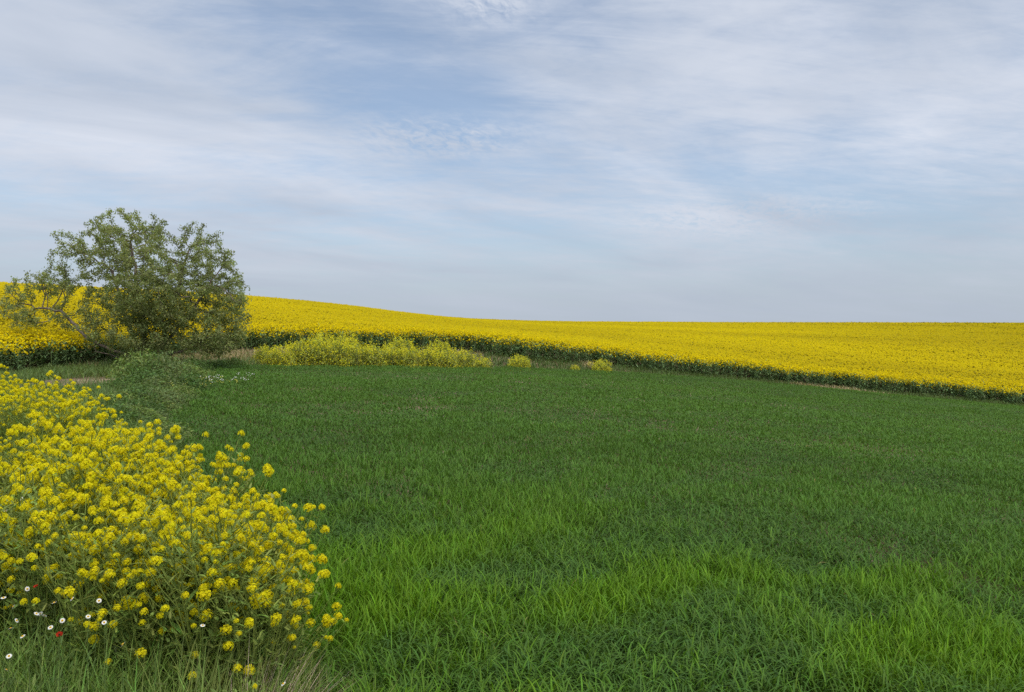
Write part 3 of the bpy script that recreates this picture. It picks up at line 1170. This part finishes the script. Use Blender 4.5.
def put_flower(px, py, d, label, name, cat, group, petals, centre, face=(0, -.3, .8), s=1.0):
    s *= .78
    x, z = world_at(px, d), z_at(py, d)
    g = float(ground_z(x, d))
    h = max(z - g, .05)
    root = empty(name, (x, d, g))
    tag(root, label, cat, group)
    mb = MB()
    lx, ly = random.gauss(0, .03), random.gauss(0, .03)
    tube(mb, [(lx, ly, -.03), (lx * .6, ly * .6, h * .5), (0, 0, h)], [.0018, .0015, .0011], [.12, .18, .05], 4)
    az = np.array([random.random() * 6.28 for _ in range(9)])
    zz = np.array([h * (.15 + .6 * random.random()) for _ in range(9)])
    ribbons(mb, np.stack([0 * az + lx * .6, 0 * az + ly * .6, zz], 1), az, .7, .5, .045, .005, [.09, .15, .04], 3, .6)
    mb.build('stem', M_GREEN, root)
    f = Vector(face) + Vector((random.gauss(0, .55), random.gauss(0, .45), random.gauss(0, .2)))
    q = f.to_track_quat('Z', 'Y').to_euler()
    for nm, me in (('petals', petals), ('centre', centre)):
        o = bpy.data.objects.new(nm, me)
        COL.objects.link(o)
        o.parent = root
        o.location = (0, 0, h)
        o.rotation_euler = q
        o.scale = (s, s, s)
    return root


DG = 'white daisies in the foreground grass'
DL = 'white daisy with a yellow centre in the grass at the lower left'
for (px, py, d) in ((6, 658, 2.75), (34, 615, 3.0), (11, 608, 3.05), (38, 615, 3.05), (14, 622, 3.0), (60, 622, 2.95), (20, 638, 2.85), (102, 624, 3.0),
                    (42, 617, 3.06), (48, 629, 2.95), (1, 599, 3.05), (25, 590, 3.1), (70, 600, 3.0), (8, 630, 2.9), (52, 604, 3.05), (86, 618, 3.0), (3, 672, 2.75)):
    put_flower(px, py, d, DL, 'daisy', 'daisy', DG, D_PET, D_CEN)
put_flower(121, 646, 2.8, 'lone white daisy at the middle of the foreground grass, under the mustard', 'daisy', 'daisy', DG, D_PET, D_CEN, s=1.15)
put_flower(97, 602, 3.05, 'white daisy tucked against the lower edge of the mustard', 'daisy', 'daisy', DG, D_PET, D_CEN)
put_flower(201, 627, 3.1, 'white daisy right at the foot of the dense yellow mustard', 'daisy', 'daisy', DG, D_PET, D_CEN)
put_flower(282, 686, 2.75, 'white daisy low down beside the dry grass tuft', 'daisy', 'daisy', DG, D_PET, D_CEN)
for (px, py, d) in ((4, 511, 4.1), (20, 499, 4.3), (78, 490, 4.5)):
    put_flower(px, py, d, 'white daisy standing up among the yellow mustard flowers', 'daisy', 'daisy', DG, D_PET, D_CEN, s=1.2)


def poppy_meshes():
    r = np.random.default_rng(4)
    pe, ce = MB(), MB()
    a = np.array([0, 1.57, 3.14, 4.71]) + .3
    ribbons(pe, np.stack([.002 * np.cos(a), .002 * np.sin(a), 0 * a], 1), a, 1.1, -.5, .018, .026, jitter([.45, .035, .015], 4, .1, .05, r), 4, .18, w0=.4)
    v = rvec(24, r)
    leaf_quads(ce, v * .004 + np.array([0, 0, .005]), v, .005, .004, [.03, .03, .025], r)
    return pe.mesh('petals', M_PETAL), ce.mesh('centre', M_GREEN)


P_PET, P_CEN = poppy_meshes()
put_flower(57, 637, 2.9, 'red poppy half hidden in the grass at the lower left', 'poppy', 'poppy', None, P_PET, P_CEN)
put_flower(34, 588, 3.15, 'red poppy just under the mustard flowers at the left edge', 'poppy', 'poppy', None, P_PET, P_CEN, s=.8)

# a long pale grass stalk
x, d = world_at(72, 2.7), 2.7
g = float(ground_z(x, d))
root = empty('grass_stalk', (x, d, g))
tag(root, 'long pale green grass blade standing above the daisies', 'grass blade')
mb = MB()
ribbons(mb, np.array([[-.03, 0, 0.]]), 0.3, .05, .16, z_at(598, d) - g + .08, .015, [.30, .38, .15], 8, .7)
mb.build('blade', M_GRASS, root)
mb = MB()
ribbons(mb, np.array([[-.01, 0, .12], [0, 0, .2]]), np.array([2.9, .2]), .25, .8, .26, .009, [.17, .25, .08], 6, .8)
mb.build('side_blade', M_GRASS, root)

# dry stems fanned out of one tuft
x, d = world_at(250, 3.2), 3.2
root = empty('dry_grass_tuft', (x, d, float(ground_z(x, d))))
tag(root, 'fan of dry pinkish brown grass stems at the foot of the mustard', 'dry grass')
mb = MB()
n = 110
ribbons(mb, np.stack([.05 * rng.normal(size=n), .06 * rng.normal(size=n), -.02 + 0 * np.arange(n)], 1), rng.normal(size=n) * .8 + .25, .2 + .75 * rng.random(n), .3 * rng.random(n),
        .34 + .20 * rng.random(n), .0034, jitter([.48, .36, .29], n, .2, .06), 4, .5, w0=1)
mb.build('stems', M_DRY, root)

# one small mustard plant alone in front
o = copy_tree(sparse[1])
for c in [c for c in o.children if c.name.startswith('flower_head')][3:]:
    bpy.data.objects.remove(c)
x, d = world_at(243, 2.85), 2.85
o.location = (x, d, float(ground_z(x, d)))
o.scale = (.45, .45, .60)
o['label'] = 'small single mustard plant in front of the dry grass tuft'
del o['group']

# ------------------------------------------------------------------ low weeds under the tree


def make_weed(seed, tone=(.105, .160, .052)):
    r = np.random.default_rng(seed)
    root = empty('weed_bush')
    st, fo = MB(), MB()
    n = 60
    a = r.random(n) * 6.28
    tilt = .15 + .75 * r.random(n)
    L_ = .45 + .35 * r.random(n)
    ribbons(st, np.stack([.12 * r.normal(size=n), .12 * r.normal(size=n), 0 * a], 1), a, tilt, .3, L_, .014, jitter([.10, .13, .05], n, .15, .05, r), 3, .4)
    m = 2200
    v = rvec(m, r) * (r.random(m) ** .4)[:, None]
    v[:, 2] = np.abs(v[:, 2])
    lump = 1 + .35 * (vnoise(np.arctan2(v[:, 1], v[:, 0]) * 1.6, v[:, 2] * 2, 1.0, seed) - .5)
    C = v * np.array([.75, .75, .72]) * lump[:, None] + np.array([0, 0, .03])
    leaf_quads(fo, C, rvec(m, r) + v * .8 + np.array([0, 0, .3]), .08 + .05 * r.random(m), .026 + .016 * r.random(m), jitter(tone, m, .25, .08, r), r, fold=.2)
    st.build('stem', M_GREEN, root)
    fo.build('foliage', M_GREEN, root)
    return root


weeds = [make_weed(400, (.095, .160, .040)), make_weed(401, (.165, .235, .062)), make_weed(402, (.140, .190, .065)), make_weed(403, (.080, .145, .036))]
wspots = [(150, 23.5, .75), (140, 24.5, .8), (165, 24, .75), (150, 21.5, .75), (132, 20, .7), (185, 25.5, .7), (175, 22, .62), (190, 20.5, .6), (150, 27, .8),
          (138, 27.5, .7), (172, 28, .75), (195, 29.5, .7), (140, 18.5, .6), (205, 27.0, .5), (160, 19.6, .55), (200, 22, .5), (188, 23, .5), (150, 15.5, .5), (165, 17, .5), (135, 14.5, .5), (190, 18, .5), (178, 19, .5), (208, 24.5, .45), (215, 33, .6), (232, 34.5, .6)]
r3 = random.Random(5)
while len(wspots) < 52:
    d = 11.5 + 17 * r3.random()
    px = 100 + 115 * r3.random()
    x = world_at(px, d)
    if x > float(wheat_edge(d)) - .15 or x < float(mustard_edge(min(d, 12))) + .2 or (px < 122 and 19 < d < 28):
        continue
    wspots.append((px, d, .22 + .30 * r3.random() ** 1.5))
for i, (px, d, s) in enumerate(wspots):
    o = weeds[i] if i < 4 else copy_tree(weeds[i % 4])
    x = world_at(px, d)
    o.location = (x, d, float(ground_z(x, d)) - .04)
    o.rotation_euler = (0, 0, random.random() * 6.28)
    o.scale = (s * 1.5, s * 1.5, s * (.75 + .6 * random.random()) * (1.45 if d > 20 else 1.0))
    tag(o, 'low green weed bush on the bank between the tree and the mustard clump', 'weed', 'weed bushes under the tree')


def small_patch(name, px, d, label, cat, colr, n, h, w, s):
    x = world_at(px, d)
    root = empty(name, (x, d, float(ground_z(x, d))))
    tag(root, label, cat)
    st, fl = MB(), MB()
    q = np.stack([w * rng.normal(size=n), .9 * rng.normal(size=n), 0 * np.arange(n)], 1)
    hh = h * (.8 + .35 * rng.random(n))
    ribbons(st, q, rng.random(n) * 6.28, .08, .1, hh, .02, jitter([.10, .15, .05], n), 2, .4)
    k = np.repeat(np.arange(n), 4)
    C = q[k] + np.stack([.03 * rng.normal(size=len(k)), .03 * rng.normal(size=len(k)), hh[k] + .02 * rng.normal(size=len(k))], 1)
    leaf_quads(fl, C, rvec(len(k)) + np.array([0, -.4, .6]), s, s, jitter(colr, len(k), .05, .02))
    st.build('stem', M_GREEN, root)
    fl.build('flowers', M_WHITE, root)['kind'] = 'stuff'


small_patch('white_wildflower', 216, 22.5, 'patch of small white flowers at the wheat edge below the tree', 'wildflower', [.80, .80, .74], 34, .50, .40, .026)
small_patch('yellow_wildflower', 201, 20.8, 'patch of pale yellow flowers beside the white ones at the wheat edge', 'wildflower', [.70, .66, .12], 40, .50, .35, .026)

# ------------------------------------------------------------------ flowering shrubs in a row right of the tree


def make_shrub(seed, yellow):
    r = np.random.default_rng(seed)
    root = empty('mustard_shrub')
    st, fo, fl = MB(), MB(), MB()
    n = 90
    a = r.random(n) * 6.28
    ribbons(st, np.stack([.25 * r.normal(size=n), .25 * r.normal(size=n), 0 * a], 1), a, .05 + .55 * r.random(n), .12, 1.0 + .25 * r.random(n), .022, jitter([.17, .20, .075], n, .15, .05, r), 3, .4)
    m = 2600
    v = rvec(m, r) * (r.random(m) ** .38)[:, None]
    v[:, 2] = np.abs(v[:, 2])
    lump = 1 + .95 * (fbm(np.arctan2(v[:, 1], v[:, 0]) * 2.2, v[:, 2] * 2.6, 1.0, seed, 2) - .5)
    C = v * np.array([.85, .75, 1.15]) * lump[:, None]
    leaf_quads(fo, C, rvec(m, r) + np.array([0, 0, .4]), .11 + .07 * r.random(m), .035 + .025 * r.random(m), jitter([.300, .345, .075], m, .18, .06, r), r)
    m = int(1500 * yellow)
    v = rvec(m, r) * (.72 + .33 * r.random(m))[:, None]
    v[:, 2] = np.abs(v[:, 2])
    lump = 1 + .95 * (fbm(np.arctan2(v[:, 1], v[:, 0]) * 2.2, v[:, 2] * 2.6, 1.0, seed, 2) - .5)
    C = v * np.array([.87, .77, 1.18]) * lump[:, None]
    leaf_quads(fl, C, rvec(m, r) + v, .042 + .03 * r.random(m), .04 + .024 * r.random(m), jitter([.76, .73, .045], m, .12, .05, r), r)
    ns = 34
    a = r.random(ns) * 6.28
    q = .8 * np.sqrt(r.random(ns))
    top = (1.08 + .42 * r.random(ns) ** 2) * np.sqrt(np.maximum(.05, 1 - (q / 1.05) ** 2)) + .06
    k = np.repeat(np.arange(ns), 12)
    C = np.stack([q * np.cos(a), q * np.sin(a), top], 1)[k] + r.normal(size=(len(k), 3)) * np.array([.045, .045, .07])
    leaf_quads(fl, C, rvec(len(k), r) + np.array([0, -.3, .4]), .055, .05, jitter([.76, .73, .045], len(k), .12, .05, r), r)
    ribbons(st, np.stack([q * np.cos(a), q * np.sin(a), top - .4], 1), a, .08, .05, .42, .018, jitter([.24, .29, .08], ns, .1, .05, r), 2, .4)
    st.build('stem', M_GREEN, root)
    fo.build('foliage', M_GREEN, root)
    fl.build('flowers', M_PETAL, root)['kind'] = 'stuff'
    return root


pale = [make_shrub(500 + i, .8) for i in range(3)]
brt = [make_shrub(520 + i, 1.5) for i in range(2)]
fresh = set()


def put_shrub(src, px, d, s, sz, label, group=None):
    o = src if src.name not in fresh else copy_tree(src)
    fresh.add(src.name)
    x = world_at(px, d)
    o.location = (x, d, float(ground_z(x, d)) - .03)
    o.rotation_euler = (0, 0, random.random() * 6.28)
    o.scale = (s, s, sz * .88)
    tag(o, label, 'mustard shrub', group)


SG = 'flowering mustard shrubs in a row right of the tree'
SL = 'pale yellow-green flowering mustard shrub in the row between wheat and rapeseed'
put_shrub(brt[0], 279, 37.3, .95, .98, 'brighter yellow mustard shrub at the left end of the shrub row', SG)
for i, (px, d, s, sz) in enumerate(((300, 38.6, .95, 1.25), (318, 38.8, .95, 1.35), (338, 39.2, 1.0, 1.40), (357, 38.7, 1.0, 1.25), (322, 41, 1.0, 1.3), (375, 39.4, 1.0, 1.25),
                                    (393, 40.0, .95, 1.15), (411, 39.6, 1.0, 1.15), (428, 40.3, .95, 1.15), (447, 40.2, .95, 1.1), (463, 41.0, .95, 1.05), (345, 41.5, 1.1, 1.3),
                                    (400, 42, 1.1, 1.25), (440, 42.3, 1.0, 1.2))):
    put_shrub(pale[i % 3], px, d, s, sz, SL, SG)
put_shrub(pale[1], 264, 38.5, .75, .75, 'small pale mustard shrub at the tree end of the shrub row', SG)
put_shrub(pale[2], 480, 42.0, .8, .75, 'low mustard shrub at the right end of the shrub row', SG)
put_shrub(brt[1], 519, 43.3, .80, .78, 'lone round bright yellow mustard shrub to the right of the shrub row')
put_shrub(brt[0], 600, 47.2, .95, .68, 'low spreading yellow mustard shrub farthest right at the wheat edge')
put_shrub(brt[1], 575, 45.6, .38, .42, 'very small yellow mustard shrub between the two lone shrubs')
